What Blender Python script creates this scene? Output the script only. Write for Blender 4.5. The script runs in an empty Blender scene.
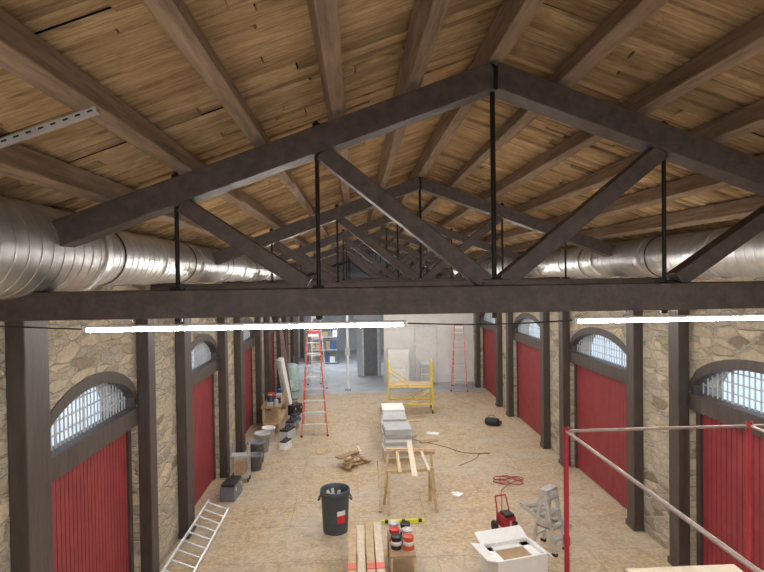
import bpy, math, random
from mathutils import Vector, Matrix
random.seed(7)
H=4.4; XL=-3.05; XR=4.87; CX=1.02
scene=bpy.context.scene

# ---------------------------------------------------------------- materials
def newmat(name):
    m=bpy.data.materials.new(name); m.use_nodes=True
    nt=m.node_tree; b=nt.nodes['Principled BSDF']
    return m,nt,b
def N(nt,t,**k):
    n=nt.nodes.new(t)
    for a,v in k.items(): setattr(n,a,v)
    return n
def ramp(nt,fac,stops):
    r=N(nt,'ShaderNodeValToRGB')
    e=r.color_ramp.elements
    while len(e)<len(stops): e.new(0.5)
    for i,(p,c) in enumerate(stops):
        e[i].position=p; e[i].color=(*c,1)
    nt.links.new(fac,r.inputs[0]); return r.outputs[0]
def pos(nt,scale):
    g=N(nt,'ShaderNodeNewGeometry'); mp=N(nt,'ShaderNodeMapping')
    mp.inputs['Scale'].default_value=scale
    nt.links.new(g.outputs['Position'],mp.inputs['Vector']); return mp.outputs[0],g
def noise(nt,vec,sc,det=4,rough=.6):
    n=N(nt,'ShaderNodeTexNoise'); n.inputs['Scale'].default_value=sc
    n.inputs['Detail'].default_value=det; n.inputs['Roughness'].default_value=rough
    nt.links.new(vec,n.inputs['Vector']); return n.outputs['Fac']
def mix(nt,a,b,fac,mode='MIX'):
    m=N(nt,'ShaderNodeMix'); m.data_type='RGBA'; m.blend_type=mode
    for s,v in ((0,fac),(6,a),(7,b)):
        if hasattr(v,'is_linked') : nt.links.new(v,m.inputs[s])
        elif s==0: m.inputs[0].default_value=v
        else: m.inputs[s].default_value=(*v,1)
    return m.outputs[2]
def bump(nt,b,h,st=.3,dist=.02):
    n=N(nt,'ShaderNodeBump'); n.inputs['Strength'].default_value=st; n.inputs['Distance'].default_value=dist
    nt.links.new(h,n.inputs['Height']); nt.links.new(n.outputs[0],b.inputs['Normal'])
def plain(name,c,rough=.6,metal=0,var=.15,sc=8):
    m,nt,b=newmat(name)
    v,g=pos(nt,(1,1,1)); f=noise(nt,v,sc)
    d=tuple(x*(1-var) for x in c); l=tuple(min(1,x*(1+var)) for x in c)
    nt.links.new(ramp(nt,f,[(.3,d),(.7,l)]),b.inputs['Base Color'])
    b.inputs['Roughness'].default_value=rough; b.inputs['Metallic'].default_value=metal
    return m
def wood(name,c1,c2,scale=(1,1,1),rough=.75,sc=6,island=.0,bs=.4):
    m,nt,b=newmat(name)
    v,g=pos(nt,scale); f=noise(nt,v,sc,6,.65)
    col=ramp(nt,f,[(.3,c1),(.7,c2)])
    if island>0:
        r=ramp(nt,g.outputs['Random Per Island'],[(0,(1-island,)*3),(1,(1,1,1))])
        col=mix(nt,col,r,1.0,'MULTIPLY')
    nt.links.new(col,b.inputs['Base Color']); b.inputs['Roughness'].default_value=rough
    bump(nt,b,f,bs,.02)
    return m

M={}
M['truss']=wood('dark_timber',(.046,.032,.028),(.10,.070,.060),(3,3,3),.5,4)
M['post']=wood('post_paint',(.046,.036,.032),(.085,.066,.058),(3,3,.6),.5,4)
M['purlin']=wood('purlin_timber',(.19,.13,.085),(.48,.35,.24),(7,.6,7),.8,3,.3,.8)
# deck planks: rough sawn, streaky
m,nt,b=newmat('deck_planks'); v,g=pos(nt,(.8,16,3)); f=noise(nt,v,3,7,.7)
col=ramp(nt,f,[(.25,(.20,.12,.06)),(.42,(.58,.39,.20)),(.6,(.82,.60,.34)),(.8,(.95,.80,.55))])
r_=ramp(nt,g.outputs['Random Per Island'],[(0,(.52,.49,.44)),(.5,(.88,.86,.83)),(1,(1,1,1))])
col=mix(nt,col,r_,1.0,'MULTIPLY')
v2,_=pos(nt,(1,1,1)); st=noise(nt,v2,1.1,5,.7)
col=mix(nt,col,ramp(nt,st,[(.32,(.66,.62,.58)),(.6,(1,1,1))]),1.0,'MULTIPLY')
nt.links.new(col,b.inputs['Base Color']); b.inputs['Roughness'].default_value=.85; bump(nt,b,f,.9,.03); M['deck']=m
M['roofback']=plain('roof_gap_shade',(.01,.008,.007),1)  # near-black roof backing; its colour puts shade behind the plank gaps
M['lumber']=wood('fresh_lumber',(.5,.34,.18),(.72,.54,.33),(4,4,4),.7,3,.25)
M['lumber_w']=wood('pale_lumber',(.6,.5,.38),(.78,.68,.54),(4,4,4),.7,3,.2)
M['iron']=plain('iron_rod',(.02,.018,.018),.5,.6)
M['red']=plain('red_paint_steel',(.34,.02,.03),.4)
M['orange']=plain('orange_fibreglass',(.62,.09,.05),.45)
M['alu']=plain('aluminium',(.62,.63,.65),.35,.6)
M['galvpipe']=plain('galvanised_pipe',(.30,.23,.21),.45,.5)
M['yellow']=plain('yellow_steel',(.78,.64,.12),.45)
M['yellowb']=plain('yellow_level',(.8,.75,.05),.45)
M['white']=plain('white_card',(.78,.78,.78),.6,0,.05)
M['drywall']=plain('drywall',(.78,.78,.77),.8,0,.06,2)
M['greyboard']=plain('grey_board',(.46,.47,.48),.8,0,.12,5)
M['grey']=plain('grey_plastic',(.16,.17,.19),.5)
M['darkplastic']=plain('can_plastic',(.065,.08,.095),.5)
M['black']=plain('black_rubber',(.02,.02,.022),.6)
M['teal']=plain('tank_paint',(.40,.55,.55),.45)
M['card']=plain('cardboard',(.42,.28,.16),.85)
M['cardin']=plain('crate_board',(.36,.24,.14),.85)
M['paint_red']=plain('label_red',(.6,.03,.03),.5)
M['blue']=plain('blue_plastic',(.05,.12,.3),.5)
M['greywall']=plain('grey_room_wall',(.46,.50,.55),.85,0,.12,1)
M['whitegrey']=plain('frame_white',(.66,.69,.72),.5)

# galvanised duct
m,nt,b=newmat('galvanised_duct'); v,g=pos(nt,(1,1,1))
f=noise(nt,v,6,4); nt.links.new(ramp(nt,f,[(.3,(.50,.50,.50)),(.7,(.72,.72,.71))]),b.inputs['Base Color'])
nt.links.new(ramp(nt,noise(nt,v,9,2),[(.2,(.34,)*3),(.8,(.5,)*3)]),b.inputs['Roughness'])
b.inputs['Metallic'].default_value=.7; bump(nt,b,noise(nt,v,3,2),.08,.04); M['duct']=m

# red plank doors
m,nt,b=newmat('red_door_paint'); v,g=pos(nt,(1,1,1))
f=noise(nt,v,3,4); nt.links.new(ramp(nt,f,[(.3,(.21,.024,.030)),(.7,(.30,.036,.043))]),b.inputs['Base Color'])
b.inputs['Roughness'].default_value=.55; M['door']=m

# stone
m,nt,b=newmat('rubble_stone'); v,g=pos(nt,(1.9,2.2,6.5))
wn=N(nt,'ShaderNodeTexNoise'); wn.inputs['Scale'].default_value=1.3; wn.inputs['Detail'].default_value=5; nt.links.new(v,wn.inputs['Vector'])
va=N(nt,'ShaderNodeVectorMath',operation='MULTIPLY_ADD'); va.inputs[1].default_value=(.9,.9,.9)
nt.links.new(wn.outputs['Color'],va.inputs[0]); nt.links.new(v,va.inputs[2])
vo=N(nt,'ShaderNodeTexVoronoi'); vo.inputs['Scale'].default_value=1.15
ve=N(nt,'ShaderNodeTexVoronoi',feature='DISTANCE_TO_EDGE'); ve.inputs['Scale'].default_value=1.15
for t_ in(vo,ve): t_.inputs['Randomness'].default_value=.9
nt.links.new(va.outputs[0],vo.inputs['Vector']); nt.links.new(va.outputs[0],ve.inputs['Vector'])
ss=N(nt,'ShaderNodeSeparateColor'); nt.links.new(vo.outputs['Color'],ss.inputs[0])
c=ramp(nt,ss.outputs[0],[(0,(.30,.24,.17)),(.3,(.66,.56,.41)),(.6,(.46,.42,.36)),(.8,(.74,.62,.44)),(1,(.38,.34,.30))])
v2,_=pos(nt,(1,1,1)); fn=noise(nt,v2,14,6,.7)
c=mix(nt,c,ramp(nt,fn,[(.25,(.5,.49,.47)),(.7,(1.0,1.0,1.0))]),.85,'MULTIPLY')
mf=ramp(nt,ve.outputs['Distance'],[(.01,(0,0,0)),(.09,(1,1,1))])
c=mix(nt,(.50,.44,.34),c,mf); nt.links.new(c,b.inputs['Base Color']); b.inputs['Roughness'].default_value=.9
hh=N(nt,'ShaderNodeMath',operation='MULTIPLY_ADD'); nt.links.new(fn,hh.inputs[0]); hh.inputs[1].default_value=.8; nt.links.new(mf,hh.inputs[2])
bump(nt,b,hh.outputs[0],.8,.04); M['stone']=m

# OSB floor
m,nt,b=newmat('osb_floor'); v,g=pos(nt,(1,1,1))
vn=N(nt,'ShaderNodeTexNoise'); vn.inputs['Scale'].default_value=9; nt.links.new(v,vn.inputs['Vector'])
va=N(nt,'ShaderNodeVectorMath',operation='MULTIPLY_ADD'); va.inputs[1].default_value=(.12,.12,.12)
nt.links.new(vn.outputs['Color'],va.inputs[0]); nt.links.new(v,va.inputs[2])
vo=N(nt,'ShaderNodeTexVoronoi'); vo.inputs['Scale'].default_value=24; nt.links.new(va.outputs[0],vo.inputs['Vector'])
ss=N(nt,'ShaderNodeSeparateColor'); nt.links.new(vo.outputs['Color'],ss.inputs[0])
c=ramp(nt,ss.outputs[0],[(0,(.41,.30,.18)),(.5,(.50,.38,.24)),(1,(.61,.48,.32))])
big=noise(nt,v,.7,7,.7)
c=mix(nt,c,(.53,.48,.41),ramp(nt,big,[(.42,(0,0,0)),(.70,(.8,.8,.8))]))
sm=noise(nt,v,3.0,8,.85)
c=mix(nt,c,ramp(nt,sm,[(.32,(.66,.64,.62)),(.52,(1,1,1))]),1.0,'MULTIPLY')
br=N(nt,'ShaderNodeTexBrick'); br.inputs['Scale'].default_value=1; br.inputs['Brick Width'].default_value=2.44; br.inputs['Row Height'].default_value=1.22
br.inputs['Mortar Size'].default_value=.006; br.inputs['Color1'].default_value=(1,1,1,1); br.inputs['Color2'].default_value=(.93,.93,.93,1); br.inputs['Mortar'].default_value=(.66,.62,.56,1)
nt.links.new(v,br.inputs['Vector'])
c=mix(nt,c,br.outputs['Color'],1.0,'MULTIPLY')
nt.links.new(c,b.inputs['Base Color']); b.inputs['Roughness'].default_value=.65; M['osb']=m
# concrete
m,nt,b=newmat('concrete'); v,g=pos(nt,(1,1,1)); f=noise(nt,v,1.2,7,.7)
nt.links.new(ramp(nt,f,[(.3,(.28,.31,.34)),(.7,(.50,.53,.57))]),b.inputs['Base Color']); b.inputs['Roughness'].default_value=.5; M['concrete']=m
M['yard']=plain('yard_ground',(.75,.78,.82),.9,0,.1,1)
m,nt,b=newmat('led_diffuser'); b.inputs['Emission Color'].default_value=(1,.96,.90,1); b.inputs['Emission Strength'].default_value=100
b.inputs['Base Color'].default_value=(1,1,1,1); M['led']=m
m,nt,b=newmat('window_glass'); nt.nodes.remove(b); o=nt.nodes['Material Output']
tr=N(nt,'ShaderNodeBsdfTransparent'); gl=N(nt,'ShaderNodeBsdfGlossy'); gl.inputs['Roughness'].default_value=.05
mx=N(nt,'ShaderNodeMixShader'); mx.inputs[0].default_value=.07
tr.inputs[0].default_value=(.88,.94,1,1)
nt.links.new(tr.outputs[0],mx.inputs[1]); nt.links.new(gl.outputs[0],mx.inputs[2]); nt.links.new(mx.outputs[0],o.inputs[0]); M['glass']=m

# ---------------------------------------------------------------- mesh builder
class MB:
    def __init__(s): s.v=[];s.f=[];s.mi=[];s.sm=[];s.mats=[]
    def m(s,k):
        if k not in s.mats: s.mats.append(k)
        return s.mats.index(k)
    def add(s,vs,fs,k,smooth=False):
        o=len(s.v); s.v+= [tuple(p) for p in vs]; i=s.m(k)
        for f in fs: s.f.append([o+a for a in f]); s.mi.append(i); s.sm.append(smooth)
    def box(s,c,sz,k,R=None):
        vs=[]
        for x in(-.5,.5):
            for y in(-.5,.5):
                for z in(-.5,.5):
                    p=Vector((x*sz[0],y*sz[1],z*sz[2]))
                    if R: p=R@p
                    vs.append(p+Vector(c))
        s.add(vs,[(0,1,3,2),(4,6,7,5),(0,4,5,1),(2,3,7,6),(0,2,6,4),(1,5,7,3)],k)
    def b2(s,a,b,k): s.box([(a[i]+b[i])/2 for i in range(3)],[abs(b[i]-a[i]) for i in range(3)],k)
    def beam(s,p,q,w,h,k,up=(0,0,1)):
        p=Vector(p);q=Vector(q);d=(q-p);L=d.length;d.normalize();u=Vector(up)
        if abs(d.dot(u))>.99: u=Vector((0,1,0))
        r=d.cross(u).normalized(); u=r.cross(d)
        R=Matrix((r,d,u)).transposed()
        s.box((p+q)/2,(w,L,h),k,R)
    def cyl(s,p,q,r,k,n=10,r2=None,caps=True):
        p=Vector(p);q=Vector(q);d=(q-p).normalized(); r2=r if r2 is None else r2
        u=Vector((0,0,1)) if abs(d.z)<.9 else Vector((1,0,0))
        a=d.cross(u).normalized(); b_=d.cross(a); vs=[]
        for P,rr in((p,r),(q,r2)):
            for i in range(n):
                t=2*math.pi*i/n; vs.append(P+a*math.cos(t)*rr+b_*math.sin(t)*rr)
        s.add(vs,[(i,(i+1)%n,n+(i+1)%n,n+i) for i in range(n)],k,True)
        if caps:
            s.add(vs[:n],[list(range(n))],k); s.add(vs[n:],[list(range(n))],k)
    def path(s,pts,r,k,n=6):
        for a,b_ in zip(pts[:-1],pts[1:]): s.cyl(a,b_,r,k,n)
    def lathe(s,prof,c,k,n=28,axis='z'):
        vs=[]
        for r,z in prof:
            for i in range(n):
                t=2*math.pi*i/n
                if axis=='z': vs.append((c[0]+r*math.cos(t),c[1]+r*math.sin(t),c[2]+z))
                else: vs.append((c[0]+r*math.cos(t),c[1]+z,c[2]+r*math.sin(t)))
        fs=[]
        for j in range(len(prof)-1):
            for i in range(n): fs.append((j*n+i,j*n+(i+1)%n,(j+1)*n+(i+1)%n,(j+1)*n+i))
        s.add(vs,fs,k,True)
    def out(s,name,bevel=0,T=None):
        me=bpy.data.meshes.new(name); me.from_pydata(s.v,[],s.f)
        for k in s.mats: me.materials.append(M[k])
        me.polygons.foreach_set('material_index',s.mi); me.polygons.foreach_set('use_smooth',s.sm)
        if T: me.transform(T)
        me.update()
        import bmesh
        bm=bmesh.new(); bm.from_mesh(me); bmesh.ops.recalc_face_normals(bm,faces=bm.faces); bm.to_mesh(me); bm.free()
        o=bpy.data.objects.new(name,me); scene.collection.objects.link(o)
        if bevel:
            b=o.modifiers.new('bevel','BEVEL'); b.width=bevel; b.segments=2; b.limit_method='ANGLE'
        return o
def TR(x,y,z=0,rz=0): return Matrix.Translation((x,y,z))@Matrix.Rotation(math.radians(rz),4,'Z')

# ---------------------------------------------------------------- shell
Y0=-3.2; Y1=33; WT=.5
b=MB(); b.b2((XL-WT,Y0-.3,-.15),(XR+WT,20.8,0),'osb'); b.b2((XL-WT,20.8,-.15),(XR+WT,Y1+.3,0),'concrete'); b.out('floor')
b=MB(); b.b2((-60,-40,-.5),(60,80,-.3),'yard'); b.out('ground')
def deckz(x): return H+1.77-.36*abs(x-CX)
topz=deckz(XL)+.02
SIDES=(('left',XL,-1,5.34,2.44,.42),('right',XR,1,4.9,2.9,.30))
SP=2.78; RISE=.50
def archz(t): return SP+RISE*max(0,(1-(2*t-1)**2))**.62
def opens(o): return [o+4.5*k for k in range(-2,6)]
for side,X,sg,o0,DW,PW in SIDES:
    b=MB(); prev=Y0-.3
    for d in opens(o0):
        a0=max(d,Y0-.3); a1=d+DW
        if a1<Y0: continue
        if a0>prev: b.b2((X,prev,0),(X+sg*WT,a0,topz),'stone')
        n=24
        for i in range(n):
            t0=i/n;t1=(i+1)/n; ya=d+DW*t0; yb=d+DW*t1
            if yb<=Y0-.3: continue
            za,zb=archz(t0),archz(t1)
            vs=[(X,ya,za),(X,yb,zb),(X,yb,topz),(X,ya,topz)]; vs+=[(X+sg*WT,p[1],p[2]) for p in vs]
            b.add(vs,[(0,1,2,3),(4,7,6,5),(0,4,5,1),(3,2,6,7)],'stone')
        prev=a1
    if prev<Y1+.3: b.b2((X,prev,0),(X+sg*WT,Y1+.3,topz),'stone')
    b.out('wall_'+side)
def gable(name,y,k):
    b=MB(); pts=[(XL,0),(XR,0),(XR,topz),(CX,deckz(CX)+.02),(XL,topz)]
    vs=[(p[0],y,p[1]) for p in pts]+[(p[0],y+.3,p[1]) for p in pts]
    b.add(vs,[(0,1,2,3,4),(9,8,7,6,5)]+[(i,(i+1)%5,5+(i+1)%5,5+i) for i in range(5)],k); b.out(name)
gable('wall_back',Y1,'greywall'); gable('wall_front',Y0-.3,'drywall')

# deck planks
b=MB(); ang=math.atan(.36); cs=math.cos(ang)
for sg in(-1,1):
    Rm=Matrix.Rotation(sg*ang,3,'Y')
    y=Y0-.2; L=(3.95+.55)/cs
    while y<Y1+.2:
        w=random.uniform(.06,.14); c1=random.uniform(.15,.45)*L; c2=random.uniform(.55,.85)*L
        for s0,s1 in((0,c1),(c1+.01,c2),(c2+.01,L)):
            mid=(s0+s1)/2; dz=random.uniform(0,.03)
            c=Vector((CX+sg*mid*cs,y+w/2+random.uniform(-.008,.008),H+1.78-mid*math.sin(ang)+.012+dz))
            R=Rm@Matrix.Rotation(random.uniform(-.2,.2),3,'X')@Matrix.Rotation(random.uniform(-.016,.016),3,'Z')
            b.box(c,(s1-s0,w-random.uniform(.0,.022),.025),'deck',R)
        y+=w
b.out('ceiling')
b=MB()
for sg in(-1,1):
    xe=CX+sg*4.6; z0=deckz(CX)+.10; z1=z0-.36*4.6
    vs=[(CX,Y0-.3,z0),(xe,Y0-.3,z1),(xe,Y1+.3,z1),(CX,Y1+.3,z0)]; vs+=[(p[0],p[1],p[2]+.1) for p in vs]
    b.add(vs,[(0,1,2,3),(4,5,6,7),(0,1,5,4),(1,2,6,5),(2,3,7,6),(3,0,4,7)],'roofback')
b.out('roof')
# purlins
for off in(0,-.59,-1.15,-1.72,-2.27,-2.85,.56,1.14,1.72,2.30,2.88):
    x=CX+off; sg=-1 if off<0 else 1
    b=MB(); y=Y0
    while y<Y1:
        y2=min(Y1,y+4.5)
        dx=random.uniform(-.02,.02)
        d=.17 if off else .22
        tilt=0 if off==0 else sg*ang
        z=deckz(x)-d/2*math.cos(tilt)-.015
        b.box((x+dx,(y+y2)/2,z),(random.uniform(.085,.115),y2-y,d),'purlin',Matrix.Rotation(tilt,3,'Y')@Matrix.Rotation(random.uniform(-.005,.005),3,'Z'))
        y=y2
    b.out('purlin',.008)

# trusses
def topc(x): return H+1.43-.36*abs(x-CX)
zc=H-.165
TY=[-.5,4.0,8.5,13.0,17.5,22.0,26.5,31.0]
for ty in TY:
    b=MB()
    b.b2((XL-.05,ty-.12,zc-.105),(XR+.05,ty+.12,zc+.09),'truss')
    for sg in(-1,1):
        xe=CX+sg*3.8
        b.beam((CX,ty,topc(CX)),(xe,ty,topc(xe)),.2,.18,'truss')
        b.beam((CX+sg*.06,ty,zc+.11),(CX+sg*1.24,ty,topc(CX+1.24)-.09),.14,.12,'truss')
        b.beam((CX+sg*1.36,ty,zc+.11),(CX+sg*2.23,ty,topc(CX+2.23)-.10),.14,.115,'truss')
        for o in(1.28,2.28):
            x=CX+sg*o
            b.cyl((x,ty,zc-.14),(x,ty,topc(x)+.15),.017,'iron',8)
            b.box((x,ty,zc+.10),(.08,.14,.02),'iron'); b.cyl((x,ty,topc(x)+.10),(x,ty,topc(x)+.135),.032,'iron',6)
            b.cyl((x,ty,zc-.135),(x,ty,zc-.105),.03,'iron',6)
        b.box((xe,ty,zc+.14),(.35,.22,.10),'truss')
    b.cyl((CX,ty,zc-.15),(CX,ty,topc(CX)+.1),.02,'iron',8)
    b.box((CX,ty,zc+.11),(.2,.16,.05),'truss')
    b.box((CX,ty-.105,topc(CX)-.03),(.03,.012,.17),'iron')
    b.out('roof_truss',.008)

# ---------------------------------------------------------------- doors, windows, posts
dn=0
for side,X,sg,o0,DW,PW in SIDES:
    for d in opens(o0):
        for yy,pw_ in ((d-PW,PW),(d+DW,.30)):
            if yy<Y0 or yy>Y1-.3 or 22<yy<22.8: continue
            b=MB(); b.b2((X-sg*.17,yy+.02,0),(X-sg*.002,yy+pw_-.02,zc-.11),'post')
            b.b2((X-sg*.19,yy,0),(X-sg*.002,yy+pw_,.10),'post')
            b.out('timber_post',.01)
        if d<Y0: continue
        dn+=1
        b=MB(); xd=X+sg*.10
        b.b2((xd+sg*.03,d+.02,0.01),(xd+sg*.09,d+DW-.02,2.38),'door')
        nb=26; pw=(DW-.24)/nb
        for i in range(nb):
            ya=d+.12+i*pw; b.b2((xd,ya+.006,.03),(xd+sg*.032,ya+pw-.006,2.36),'door')
        b.b2((xd-sg*.02,d+.0,0),(xd+sg*.1,d+.10,2.39),'post'); b.b2((xd-sg*.02,d+DW-.10,0),(xd+sg*.1,d+DW,2.39),'post')
        b.out('door_%d'%dn,0)
        b=MB(); xw=X+sg*.12
        b.b2((X-sg*.02,d+.0,2.40),(X+sg*.2,d+DW,2.64),'post')
        n=20
        P=[(X,d+DW*(i/n),archz(i/n)-.06) for i in range(n+1)]
        for i in range(n):
            p,q=P[i],P[i+1]
            vs=[(X-sg*.015,p[1],p[2]+.09),(X-sg*.015,q[1],q[2]+.09),(X-sg*.015,q[1],q[2]-.05),(X-sg*.015,p[1],p[2]-.05)]
            vs+=[(X+sg*.2,v_[1],v_[2]) for v_ in vs]
            b.add(vs,[(0,1,2,3),(4,7,6,5),(0,4,5,1),(3,2,6,7)],'post')
        for yy in(d+.04,d+DW-.04): b.b2((X,yy-.04,2.62),(X+sg*.2,yy+.04,SP+.04),'post')
        nb=28
        for i in range(1,nb):
            t=i/nb; y=d+DW*t; zt=archz(t)-.1
            w=.009 if i%7 else .022
            b.b2((xw,y-w,2.64),(xw+sg*.012,y+w,zt),'greyboard')
        for z in (2.78,2.92,3.06):
            if z<=SP: t0=.03
            else: t0=next((i/200 for i in range(200) if archz(i/200)-.1>z),.5)
            b.b2((xw-sg*.006,d+DW*t0,z-.005),(xw+sg*.02,d+DW*(1-t0),z+.005),'greyboard')
        n=24
        for i in range(n):
            t0=i/n;t1=(i+1)/n
            b.add([(xw+sg*.05,d+DW*t0,2.64),(xw+sg*.05,d+DW*t1,2.64),(xw+sg*.05,d+DW*t1,archz(t1)-.05),(xw+sg*.05,d+DW*t0,archz(t0)-.05)],[(0,1,2,3)],'glass')
        b.out('window_%d'%dn)

# ---------------------------------------------------------------- ducts
def duct(x,z,segs):
    b=MB(); prof=[]
    for (ya,yb,r) in segs:
        y=ya
        while y<yb-.01:
            e=min(y+1.5,yb)
            prof+=[(r,y),(r+.016,y+.002),(r+.016,y+.028),(r,y+.03)]
            k=y+.03
            while k+.14<e:
                k+=.14; prof+=[(r,k-.02),(r,k-.008),(r+.003,k-.006),(r+.003,k-.002),(r,k),(r,k+.012)]
            prof.append((r,e-.003)); y=e
    prof=[(0.01,prof[0][1])]+prof+[(0.01,prof[-1][1])]
    b.lathe(prof,(x,0,z),'duct',44,'y')
    y=segs[0][0]+1.3
    while y<segs[-1][1]-.5:
        r=next(s[2] for s in segs if s[0]<=y<=s[1])
        b.lathe([(r+.006,y-.015),(r+.01,y-.015),(r+.01,y+.015),(r+.006,y+.015)],(x,0,z),'iron',32,'y')
        b.cyl((x+.0,y,z+r-.01),(x,y,deckz(x)-.01),.006,'iron',6)
        y+=2.25
    b.out('ventilation_duct')
duct(-2.36,H+.225,[(-2.9,4.75,.34),(4.75,22.2,.27)])
duct(4.26,H+.225,[(-2.9,22.2,.28)])

# ---------------------------------------------------------------- LED fixtures
for ly in(-.15,4.32,8.8,13.3,17.8,25):
    for xa,xb in((-2.08,.40),(1.74,4.18)):
        b=MB(); z=H-.375
        b.b2((xa,ly-.024,z+.012),(xb,ly+.024,z+.028),'white')
        b.cyl((xa+.02,ly,z-.003),(xb-.02,ly,z-.003),.0155,'led',12)
        b.cyl((xa,ly,z),(xa+.03,ly,z),.022,'white',10); b.cyl((xb-.03,ly,z),(xb,ly,z),.022,'white',10)
        for x in(xa+.4,xb-.4): b.cyl((x,ly,z+.028),(x,ly-.15,zc-.11),.003,'iron',5)
        b.out('led_tube_light')
    for pts in ([(XL+.02,ly,H-.315),(-2.3,ly,H-.36),(-2.09,ly,H-.37)],[(.41+1.32*i/8,ly,H-.37-.02*math.sin(math.pi*i/8)) for i in range(9)],[(4.19,ly,H-.37),(4.5,ly,H-.35),(XR-.02,ly,H-.32)]):
        b=MB(); b.path(pts,.006,'black'); b.out('power_cable')

b=MB(); p=Vector((-1.75,2.5,H+.53)); q=Vector((-1.12,2.5,H+.75)); b.beam(p,q,.035,.026,'alu')
for i in range(12):
    c=p.lerp(q,(i+.5)/12); dd=(q-p).normalized(); b.beam(c-dd*.012,c+dd*.012,.038,.008,'black')
b.out('strut_channel')

# ---------------------------------------------------------------- far partition & back room
b=MB(); yb=22.6
b.b2((1.15,yb,0),(XR,yb+.12,zc-.13),'drywall')
b.b2((3.3,yb-.03,0),(3.36,yb,2.3),'whitegrey'); b.b2((2.4,yb-.03,0),(2.46,yb,2.3),'whitegrey'); b.b2((2.4,yb-.03,2.3),(3.36,yb,2.36),'whitegrey'); b.b2((2.46,yb-.015,0),(3.3,yb,2.3),'white')
b.out('wall_partition')
b=MB(); b.b2((.05,24.5,0),(1.1,24.62,zc-.13),'greywall'); b.b2((.35,24.47,0),(.95,24.5,2.2),'grey'); b.b2((.28,24.45,0),(.35,24.5,2.27),'whitegrey'); b.b2((.95,24.45,0),(1.02,24.5,2.27),'whitegrey'); b.b2((.28,24.45,2.2),(1.02,24.5,2.27),'whitegrey'); b.out('wall_closet')
b=MB(); b.cyl((-.33,21.5,0),(-.33,21.5,zc-.1),.05,'white',14); b.box((-.33,21.5,.01),(.25,.25,.02),'grey'); b.box((-.33,21.5,1.5),(.2,.1,.3),'greyboard'); b.out('steel_column')
b=MB()
for z in(.05,.7,1.35,2.0): b.b2((-2.3,28,z),(-.9,28.5,z+.04),'greyboard')
for x in(-2.3,-.94):
    for y in(28,28.46): b.b2((x,y,0),(x+.04,y+.04,2.2),'grey')
for z in(.09,.74,1.39):
    x=-2.2
    while x<-1.1:
        w=random.uniform(.18,.32); b.b2((x,28.05,z),(x+w-.03,28.4,z+random.uniform(.2,.45)),random.choice(['card','white','blue','grey'])); x+=w
b.out('storage_shelf')

# ---------------------------------------------------------------- ladders
def stepladder(h,wb,spread,k,name='stepladder',T=None,wt=.32):
    b=MB(); n=max(3,int(h/.3))
    fr=lambda sx,t:(sx*(wb/2*(1-t)+wt/2*t),-spread/2*(1-t),h*t)
    bk=lambda sx,t:(sx*((wb/2-.03)*(1-t)+wt/2*t),spread/2*(1-t),h*t)
    for sx in(-1,1):
        b.beam(fr(sx,0),fr(sx,.98),.035,.08,k,(0,1,0)); b.beam(bk(sx,0),bk(sx,.97),.03,.05,k,(0,1,0))
        b.box((sx*wb/2,-spread/2,.02),(.06,.1,.04),'black'); b.box((sx*(wb/2-.03),spread/2,.02),(.06,.07,.04),'black')
        b.beam(fr(sx,.42),bk(sx,.42),.01,.03,'alu')
    for i in range(1,n):
        t=i/n; a=fr(-1,t); c=fr(1,t); b.box((0,a[1],a[2]),(c[0]-a[0],.09,.03),'alu')
        if i%2: a=bk(-1,t); c=bk(1,t); b.box((0,a[1],a[2]),(c[0]-a[0],.02,.03),'alu')
    b.box((0,0,h),(wt+.04,.2,.06),k)
    if wt<.35 and h>2: b.box((0,-.1,h-.1),(.3,.01,.08),'white')
    return b.out(name,0,T)
stepladder(2.85,.72,1.25,'orange',T=TR(-1.22,15.9,0,4))
stepladder(2.5,.62,1.0,'orange',T=TR(4.0,21.2,0,-12))
stepladder(2.9,.6,1.0,'alu',T=TR(-1.6,22.3,0,15))
def extladder(L,W,T):
    b=MB()
    for s in(-1,1): b.box((s*W/2,L/2,0),(.03,L,.075),'alu')
    i=.15
    while i<L: b.cyl((-W/2,i,0),(W/2,i,0),.016,'alu',8); i+=.3
    b.out('extension_ladder',0,T)
extladder(2.9,.40,Matrix.Translation((-2.64,7.6,.125))@Matrix.Rotation(math.radians(0),4,'Z')@Matrix.Rotation(math.radians(22),4,'Y'))

# ---------------------------------------------------------------- trash can
b=MB(); c=(-.40,9.55,0)
b.lathe([(.0,.0),(.21,.0),(.215,.02),(.242,.60),(.245,.62),(.262,.63),(.262,.72),(.252,.74),(.240,.73),(.23,.62),(.21,.12),(0,.1)],c,'darkplastic',32)
for s in(-1,1):
    b.path([(c[0]+s*.25,c[1]-.07,.60),(c[0]+s*.285,c[1]-.06,.56),(c[0]+s*.285,c[1]+.06,.56),(c[0]+s*.25,c[1]+.07,.60)],.015,'darkplastic')
for k2,za,zb in(('white',.34,.42),('paint_red',.2,.34)):
    vs=[];n=8
    for z in(za,zb):
        r=.2145+.046*z+.004
        for i in range(n+1):
            t=math.radians(-80+38*i/n); vs.append((c[0]+r*math.cos(t),c[1]+r*math.sin(t),z))
    b.add(vs,[(i,i+1,n+2+i,n+1+i) for i in range(n)],k2)
for i in range(9):
    a=random.uniform(0,6.28); b.beam((c[0]-.10*math.cos(a),c[1]-.10*math.sin(a),.15),(c[0]+.15*math.cos(a),c[1]+.15*math.sin(a),random.uniform(.55,.70)),.05,.02,random.choice(['lumber','greyboard','greyboard']))
b.out('trash_can')

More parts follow.
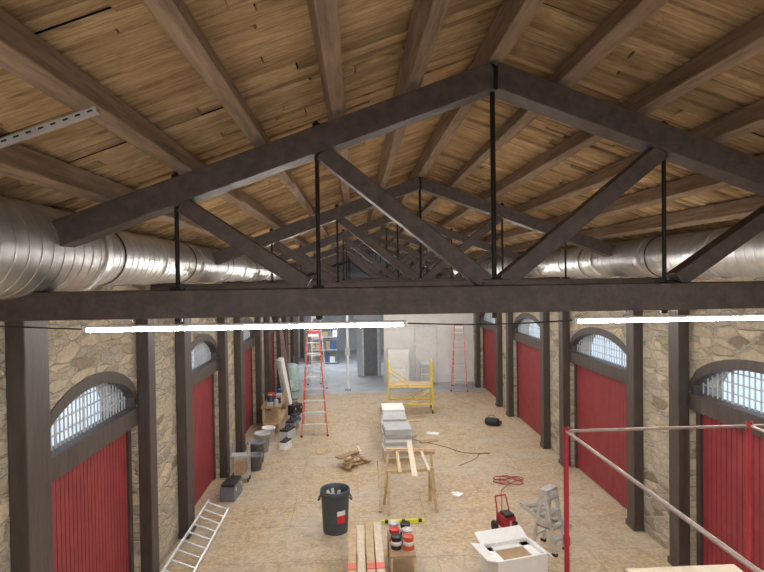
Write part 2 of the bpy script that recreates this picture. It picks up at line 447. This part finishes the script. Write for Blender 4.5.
def bucket(x,y,r,h,k):
    b=MB(); b.lathe([(0,0),(r*.85,0),(r,h*.9),(r*1.08,h*.9),(r*1.08,h),(r*.95,h),(r*.82,.05),(0,.05)],(x,y,0),k,24)
    pts=[(x+r*1.05*math.cos(t),y-.02-r*.5*math.sin(t),h*.9-.35*r*math.sin(t)) for t in [math.pi*i/8 for i in range(9)]]
    b.path(pts,.006,'alu'); b.out('bucket')
bucket(-2.42,13.3,.20,.5,'grey'); bucket(-2.42,14.1,.19,.48,'greyboard'); bucket(-2.38,14.9,.17,.4,'white')
bucket(-2.35,12.75,.16,.36,'grey')

b=MB(); c=(-2.35,20.1,0)
b.lathe([(0,.04),(.25,.04),(.27,.08),(.27,1.15),(.25,1.24),(.12,1.3),(0,1.31)],c,'teal',28)
for a in range(3):
    t=a*2.1; b.cyl((c[0]+.2*math.cos(t),c[1]+.2*math.sin(t),0),(c[0]+.2*math.cos(t),c[1]+.2*math.sin(t),.06),.025,'grey')
for s in(-.1,.1): b.cyl((c[0]+s,c[1],1.25),(c[0]+s,c[1],1.55),.02,'galvpipe')
b.lathe([(.272,.3),(.276,.3),(.276,.34),(.272,.34)],c,'grey',28); b.box((c[0],c[1]-.275,.6),(.16,.02,.25),'white')
b.out('water_tank')

b=MB()
b.b2((-2.7,15.6,.72),(-2.15,17.4,.77),'cardin')
for x in(-2.66,-2.22):
    for y in(15.65,17.3): b.b2((x,y,0),(x+.06,y+.06,.72),'lumber')
b.b2((-2.66,15.65,.25),(-2.18,17.35,.29),'lumber')
for i in range(16):
    x=random.uniform(-2.6,-2.25); y=random.uniform(15.7,17.3); h=random.uniform(.08,.3)
    k=random.choice(['black','grey','yellow','blue','black','paint_red','greyboard'])
    if i%2: b.b2((x-.08,y-.1,.77),(x+.08,y+.1,.77+h),k)
    else: b.cyl((x,y,.77),(x,y,.77+h),.06,k,12)
b.out('workbench')
def toolbox(x,y,rz,k,s=1):
    b=MB(); b.box((0,0,.13*s),(.5*s,.26*s,.26*s),k); b.box((0,0,.285*s),(.48*s,.24*s,.05*s),'black')
    b.path([(-.12*s,0,.3*s),(-.12*s,0,.38*s),(.12*s,0,.38*s),(.12*s,0,.3*s)],.014,'black'); b.box((-.15*s,-.135*s,.2*s),(.04,.02,.07),'alu'); b.box((.15*s,-.135*s,.2*s),(.04,.02,.07),'alu')
    b.out('toolbox',.006,TR(x,y,0,rz))
toolbox(-1.9,15.1,70,'greyboard'); toolbox(-1.88,16.0,80,'grey'); toolbox(-2.0,17.9,60,'black'); toolbox(-2.55,11.2,85,'grey',1.1); toolbox(-1.88,16.9,75,'blue',.8)
toolbox(-1.85,14.3,70,'white',.7)
b=MB()
for z in(.12,.55): b.b2((-2.75,11.95,z),(-2.35,12.2,z+.03),'greyboard')
for x in(-2.74,-2.38):
    for y in(11.97,12.16): b.b2((x,y,.06),(x+.03,y+.03,.8),'alu'); b.cyl((x,y+.015,.045),(x+.03,y+.015,.045),.045,'black')
b.b2((-2.65,12.0,.15),(-2.45,12.15,.4),'card'); b.out('utility_cart')

# ---------------------------------------------------------------- yellow scaffold
b=MB()
for x in(-.70,.70):
    for y in(-.38,.38):
        b.cyl((x,y,.12),(x,y,1.65),.028,'yellow'); b.cyl((x-.02,y,.06),(x+.02,y,.06),.06,'black',14); b.cyl((x,y,.06),(x,y,.14),.014,'alu')
    for z in(.25,.70,1.16,1.62): b.cyl((x,-.38,z),(x,.38,z),.024,'yellow',8)
for y in(-.38,.38):
    b.cyl((-.70,y,.3),(.70,y,.3),.026,'yellow'); b.cyl((-.70,y,.85),(.70,y,.85),.026,'yellow')
    b.cyl((-.70,y,1.35),(0,y,.88),.018,'yellow',8); b.cyl((.70,y,.80),(0,y,.32),.018,'yellow',8)
b.b2((-.68,-.34,.86),(.68,.34,.90),'lumber'); b.out('baker_scaffold',0,TR(1.75,17.9,0,-4))

def stack(x,y,w,l,h,ks,rz,name='board_stack',th=.045):
    b=MB()
    for s in(-.35,0,.35): b.box((0,s*l,.05),(w,.09,.10),'lumber')
    z=.1
    while z<h:
        t=th*random.uniform(.6,1.6); b.box((random.uniform(-.02,.02),random.uniform(-.02,.02),z+t/2),(w*random.uniform(.93,1),l*random.uniform(.96,1),t-.007),random.choice(ks),Matrix.Rotation(random.uniform(-.03,.03),3,'Z')); z+=t
    b.out(name,0,TR(x,y,0,rz))
g=['greyboard','white','drywall','greyboard']
stack(.95,13.25,.64,.7,.80,g,3); stack(.96,14.15,.62,.75,.78,g,-2); stack(.98,15.05,.62,.8,.8,['white','drywall','greyboard'],2); stack(1.0,16.0,.64,.8,.66,['lumber','card','white'],0)
def sawhorse(x,y,rz,w=.95):
    b=MB(); b.beam((-w/2,0,.72),(w/2,0,.72),.035,.065,'lumber')
    for s in(-1,1):
        for t in(-1,1): b.beam((s*(w/2-.08),t*.02,.72),(s*(w/2-.02),t*.27,0.01),.03,.05,'lumber',(1,0,0))
        b.beam((s*(w/2-.05),-.16,.34),(s*(w/2-.05),.16,.34),.02,.05,'lumber')
    b.out('sawhorse',0,TR(x,y,0,rz))
sawhorse(.98,10.35,6,.95); sawhorse(1.08,11.4,-5,1.05)
b=MB()
for x,l,w,k in((.80,1.4,.06,'lumber'),(1.32,1.3,.05,'lumber_w')):
    b.box((x,10.85+random.uniform(-.1,.1),.772),(w,l,.034),k,Matrix.Rotation(random.uniform(-.05,.05),3,'Z'))
b.beam((1.02,9.75,.81),(1.12,11.9,.81),.10,.04,'lumber_w'); b.beam((.6,11.42,.806),(1.6,11.3,.806),.06,.03,'lumber')
b.out('lumber_plank')
b=MB(); b.beam((.40,10.2,.02),(.42,10.9,.76),.03,.05,'lumber'); b.beam((.40,10.9,.76),(.44,11.15,.02),.03,.05,'lumber'); b.out('leaning_board')
b=MB()
for i in range(26):
    a=random.gauss(1.3,.5); L=random.uniform(.25,.55); x=-.1+random.uniform(-.22,.22); y=12.9+random.uniform(-.35,.35); z=.02+i*.009
    b.beam((x-L/2*math.cos(a),y-L/2*math.sin(a),z),(x+L/2*math.cos(a),y+L/2*math.sin(a),z+random.uniform(0,.04)),random.uniform(.05,.14),.03,random.choice(['lumber','cardin','cardin','lumber_w','card']))
b.out('scrap_wood_pile')
# lumber stack
b=MB()
for s in(6.2,7.4,8.5): b.b2((-.17,s,0),(.37,s+.09,.1),'lumber')
for L in range(9):
    for i in range(4):
        yo=random.uniform(-.12,.12); x=-.15+i*.128
        if L==8 and i in(1,): continue
        b.b2((x,5.8+yo,.1+L*.042),(x+.112,8.8+yo*.6,.138+L*.042),random.choice(['lumber','lumber_w','lumber_w']))
for i in(0,2,3): b.b2((-.15+i*.128,7.35,.474),(-.038+i*.128,7.50,.482),'orange')
b.out('lumber_stack')
b=MB(); b.b2((.45,7.8,0),(.82,8.6,.03),'cardin'); b.b2((.45,7.8,.37),(.82,8.6,.4),'cardin')
for x in(.45,.79):
    for y in(7.8,8.18,8.57): b.b2((x,y,.03),(x+.03,y+.03,.37),'lumber')
b.out('wood_crate')
for x,y,k in((.54,8.48,'alu'),(.72,8.45,'black'),(.54,8.27,'paint_red'),(.73,8.24,'alu'),(.55,8.04,'black'),(.73,8.02,'orange')):
    b=MB(); b.lathe([(0,.4),(.075,.4),(.078,.405),(.075,.42),(.075,.56),(.08,.57),(.08,.585),(.068,.585),(.066,.575),(0,.575)],(x,y,0),k,20)
    b.lathe([(.0765,.46),(.0768,.46),(.0768,.52),(.0765,.52)],(x,y,0),'white',20)
    pts=[(x+.078*math.cos(t),y-.085*math.sin(t)-.01,.54-.03*math.sin(t)) for t in [math.pi*i/6 for i in range(7)]]; b.path(pts,.003,'alu'); b.out('paint_can')
b=MB(); b.box((.80,9.75,.03),(.75,.05,.06),'yellowb',Matrix.Rotation(.03,3,'Z'))
for s in(-.3,0,.3): b.box((.80+s,9.75+s*.03,.035),(.06,.055,.05),'black')
b.out('spirit_level')

# paint sprayer (red)
b=MB()
for s in(-.14,.14): b.cyl((s,.12,.11),(s+.03*(1 if s>0 else -1),.12,.11),.11,'black',18); b.path([(s,.12,.1),(s*.9,-.12,.05),(s*.9,-.2,.02)],.014,'red'); b.path([(s*.9,.1,.1),(s*.8,.12,.4),(s*.7,.2,.6)],.013,'red')
b.cyl((-.098,.2,.6),(.098,.2,.6),.014,'red'); b.box((0,.0,.25),(.2,.28,.2),'red'); b.box((0,-.02,.37),(.16,.2,.05),'black'); b.cyl((0,-.12,.06),(0,-.12,.3),.03,'alu'); b.cyl((.07,-.15,.27),(.07,-.2,.27),.03,'black')
b.out('paint_sprayer',.004,TR(2.50,9.15,0,15))
b=MB(); pts=[]
for i in range(50):
    t=i*.35; r=.2+.08*math.sin(i*.9); pts.append((3.2+r*math.cos(t)*1.2,11.5+r*math.sin(t),.012+.0012*i))
pts+= [(2.9,11.0,.02),(2.75,10.4,.012),(2.6,9.8,.02),(2.55,9.5,.15)]
b.path(pts,.009,'red'); b.out('air_hose')
# small folding aluminium ladder, nearly closed, standing
b=MB(); h=.95
for s in(-1,1):
    b.beam((s*.15,-.20,0),(s*.14,-.03,h),.03,.06,'alu',(0,1,0)); b.beam((s*.15,.20,0),(s*.14,.03,h),.03,.05,'alu',(0,1,0)); b.beam((s*.165,-.12,.4),(s*.165,.12,.4),.01,.025,'galvpipe')
    b.box((s*.15,-.20,.02),(.05,.08,.04),'black'); b.box((s*.15,.20,.02),(.05,.08,.04),'black')
for i in range(1,5):
    t=i/4.6; b.box((0,-.20+.17*t,h*t),(.29,.07,.03),'alu')
    if i%2: b.box((0,.20-.17*t,h*t),(.29,.03,.03),'alu')
b.box((0,0,h+.01),(.31,.14,.04),'alu')
b.out('step_stool_ladder',0,TR(3.05,8.65,0,38))
b=MB()
for s in(-1,1): b.beam((s*.18,-.55,.04),(s*.18,.55,.04),.03,.07,'alu')
for i in range(5): b.box((0,-.45+i*.225,.045),(.36,.06,.03),'alu')
b.out('aluminium_walk_plank',0,TR(3.38,9.8,0,12))
# open carton
b=MB(); w,l,h,t=.78,.55,.42,.03
b.box((0,0,t/2),(w,l,t),'cardin')
for s in(-1,1): b.box((s*(w/2-t/2),0,h/2),(t,l,h),'white'); b.box((0,s*(l/2-t/2),h/2),(w-2*t,t,h),'white')
b.box((.02,.02,h*.80),(w*.62,l*.6,.02),'cardin')
for s in(-1,1): b.box((s*(w/2-.09),0,h*.84),(.14,l-2*t,.02),'white'); b.box((0,s*(l/2-.08),h*.84),(w-2*t,.1,.02),'white')
b.box((-w/2-.08,0,h+.02),(.18,l,.015),'white',Matrix.Rotation(.25,3,'Y')); b.box((.0,l/2+.10,h+.04),(w,.22,.015),'white',Matrix.Rotation(.4,3,'X'))
b.box((w/2+.07,.05,h-.06),(.18,l*.9,.015),'white',Matrix.Rotation(.6,3,'Y'))
b.out('open_carton',0,TR(2.24,7.85,0,14))
b=MB(); b.lathe([(0,-.22),(.06,-.21),(.11,-.17),(.12,0),(.11,.17),(.07,.21),(0,.22)],(0,0,.115),'black',18,'y'); b.path([(-.05,-.12,.2),(-.02,-.08,.3),(.0,.08,.3),(-.05,.12,.2)],.012,'grey'); b.box((.16,-.1,.04),(.3,.2,.08),'black'); b.out('duffel_bag',.01,TR(3.95,15.9,0,60))
b=MB(); pts=[(2.35+.85*math.sin(i*.12)+.10*math.sin(i*.5),12.6+.09*i*.6+.3*math.sin(i*.21),.006) for i in range(45)]; b.path(pts,.006,'black',5); b.out('extension_cord')
for (x,y,rz,L,k) in((1.9,14.5,20,.5,'card'),(2.1,15.2,-30,.35,'white'),(1.7,16.6,10,.6,'lumber'),(2.0,10.9,50,.2,'white'),(-.9,13.9,70,.4,'lumber')):
    b=MB(); b.box((0,0,.012),(L,.16,.024),k); b.box((L*.1,.12,.01),(L*.5,.06,.02),k); b.out('offcut_board',0,TR(x,y,0,rz))
b=MB(); b.b2((2.6,21.9,0),(3.0,22.3,.9),'white'); b.b2((2.62,21.88,.1),(2.98,21.9,.45),'greyboard'); b.b2((2.62,21.88,.5),(2.98,21.9,.85),'greyboard');b.b2((2.58,21.88,.9),(3.02,22.32,.93),'drywall'); b.out('cabinet')
b=MB(); b.b2((1.25,21.7,0),(2.1,22.3,1.5),'white'); b.b2((1.3,21.68,.08),(2.05,21.7,.72),'drywall');b.b2((1.3,21.68,.78),(2.05,21.7,1.42),'drywall'); b.box((1.98,21.66,.75),(.02,.03,.3),'alu'); b.out('cabinet')
b=MB()
for i in range(5): b.beam((-2.35+i*.04,18.6,.0),(-2.62+i*.035,18.6,1.7),.7,.02,random.choice(['greyboard','whitegrey','drywall']),(1,0,0))
b.out('leaning_sheet')
b=MB()
for i in range(4): b.cyl((-2.45+.07*i,19.35,0),(-2.68+.02*i,19.4,3.0),.025,'galvpipe')
b.out('conduit_bundle')

# ---------------------------------------------------------------- red scaffold tower (near)
b=MB(); xa,xb,ya,yn=1.46,2.79,3.78,1.5; zr=3.30
for x,y in((xa,ya),(xb,ya),(xa,yn),(xb,yn)):
    b.cyl((x,y,.02),(x,y,zr+.03),.018,'red',14); b.box((x,y,.01),(.14,.14,.02),'galvpipe')
b.cyl((xa-.02,ya,zr),(xb+.35,ya,zr),.011,'galvpipe',12); b.cyl((xa,yn,zr-.0),(xa,ya,zr-.0),.0115,'galvpipe',12)
b.cyl((xb,yn,zr),(xb,ya,zr),.0115,'galvpipe',12)
for x,y in((xa,ya),(xb,ya)):
    b.cyl((x,y,zr-.03),(x,y,zr+.03),.023,'red',12); b.cyl((x,y,2.5),(x,y,2.56),.024,'red',12)
for z in(.4,1.2,2.0,2.22): b.cyl((xa,ya,z),(xb,ya,z),.018,'red'); b.cyl((xa,yn,z),(xb,yn,z),.018,'red')
b.cyl((xa,yn,.4),(xa,ya,2.0),.014,'red'); b.cyl((xb,yn,.4),(xb,ya,2.0),.014,'red')
b.b2((1.9,yn-.1,2.24),(2.7,ya+.04,2.29),'lumber_w'); b.out('scaffold_tower')

# ---------------------------------------------------------------- world, lights, camera
w=bpy.data.worlds.new('World'); scene.world=w; w.use_nodes=True
bg=w.node_tree.nodes['Background']; bg.inputs[0].default_value=(.80,.90,1,1); bg.inputs[1].default_value=1.25
def area(x,y,z,sx,sy,e,col=(1,.96,.91),rot=(0,0,0)):
    l=bpy.data.lights.new('fill_light','AREA'); l.shape='RECTANGLE'; l.size=sx; l.size_y=sy; l.energy=e; l.color=col
    o=bpy.data.objects.new('fill_light',l); o.location=(x,y,z); o.rotation_euler=rot; scene.collection.objects.link(o)
for y in(1.5,6.3,10.8,15.3,19.8): area(CX,y,H-.45,5,.3,50)  # added fill lamps between the LED rows, no fixtures, to brighten the hall
area(-1,27,3.6,2.5,1.5,130,(.85,.93,1))  # added cool fill without a fixture, lifts the back room

cam=bpy.data.cameras.new('camera'); co=bpy.data.objects.new('camera',cam); scene.collection.objects.link(co)
cam.sensor_width=36; cam.lens=26.0; cam.clip_start=.05
ya_=math.radians(2.8); pi_=math.radians(.98); ro=math.radians(.8)
f=Vector((math.sin(ya_)*math.cos(pi_),math.cos(ya_)*math.cos(pi_),-math.sin(pi_)))
r0=f.cross(Vector((0,0,1))).normalized(); u0=r0.cross(f)
r=r0*math.cos(ro)-u0*math.sin(ro); u=u0*math.cos(ro)+r0*math.sin(ro)
Mx=Matrix((r,u,-f)).transposed().to_4x4(); Mx.translation=Vector((0,0,H)); co.matrix_world=Mx
scene.camera=co
scene.view_settings.view_transform='Standard'
scene.view_settings.exposure=.45
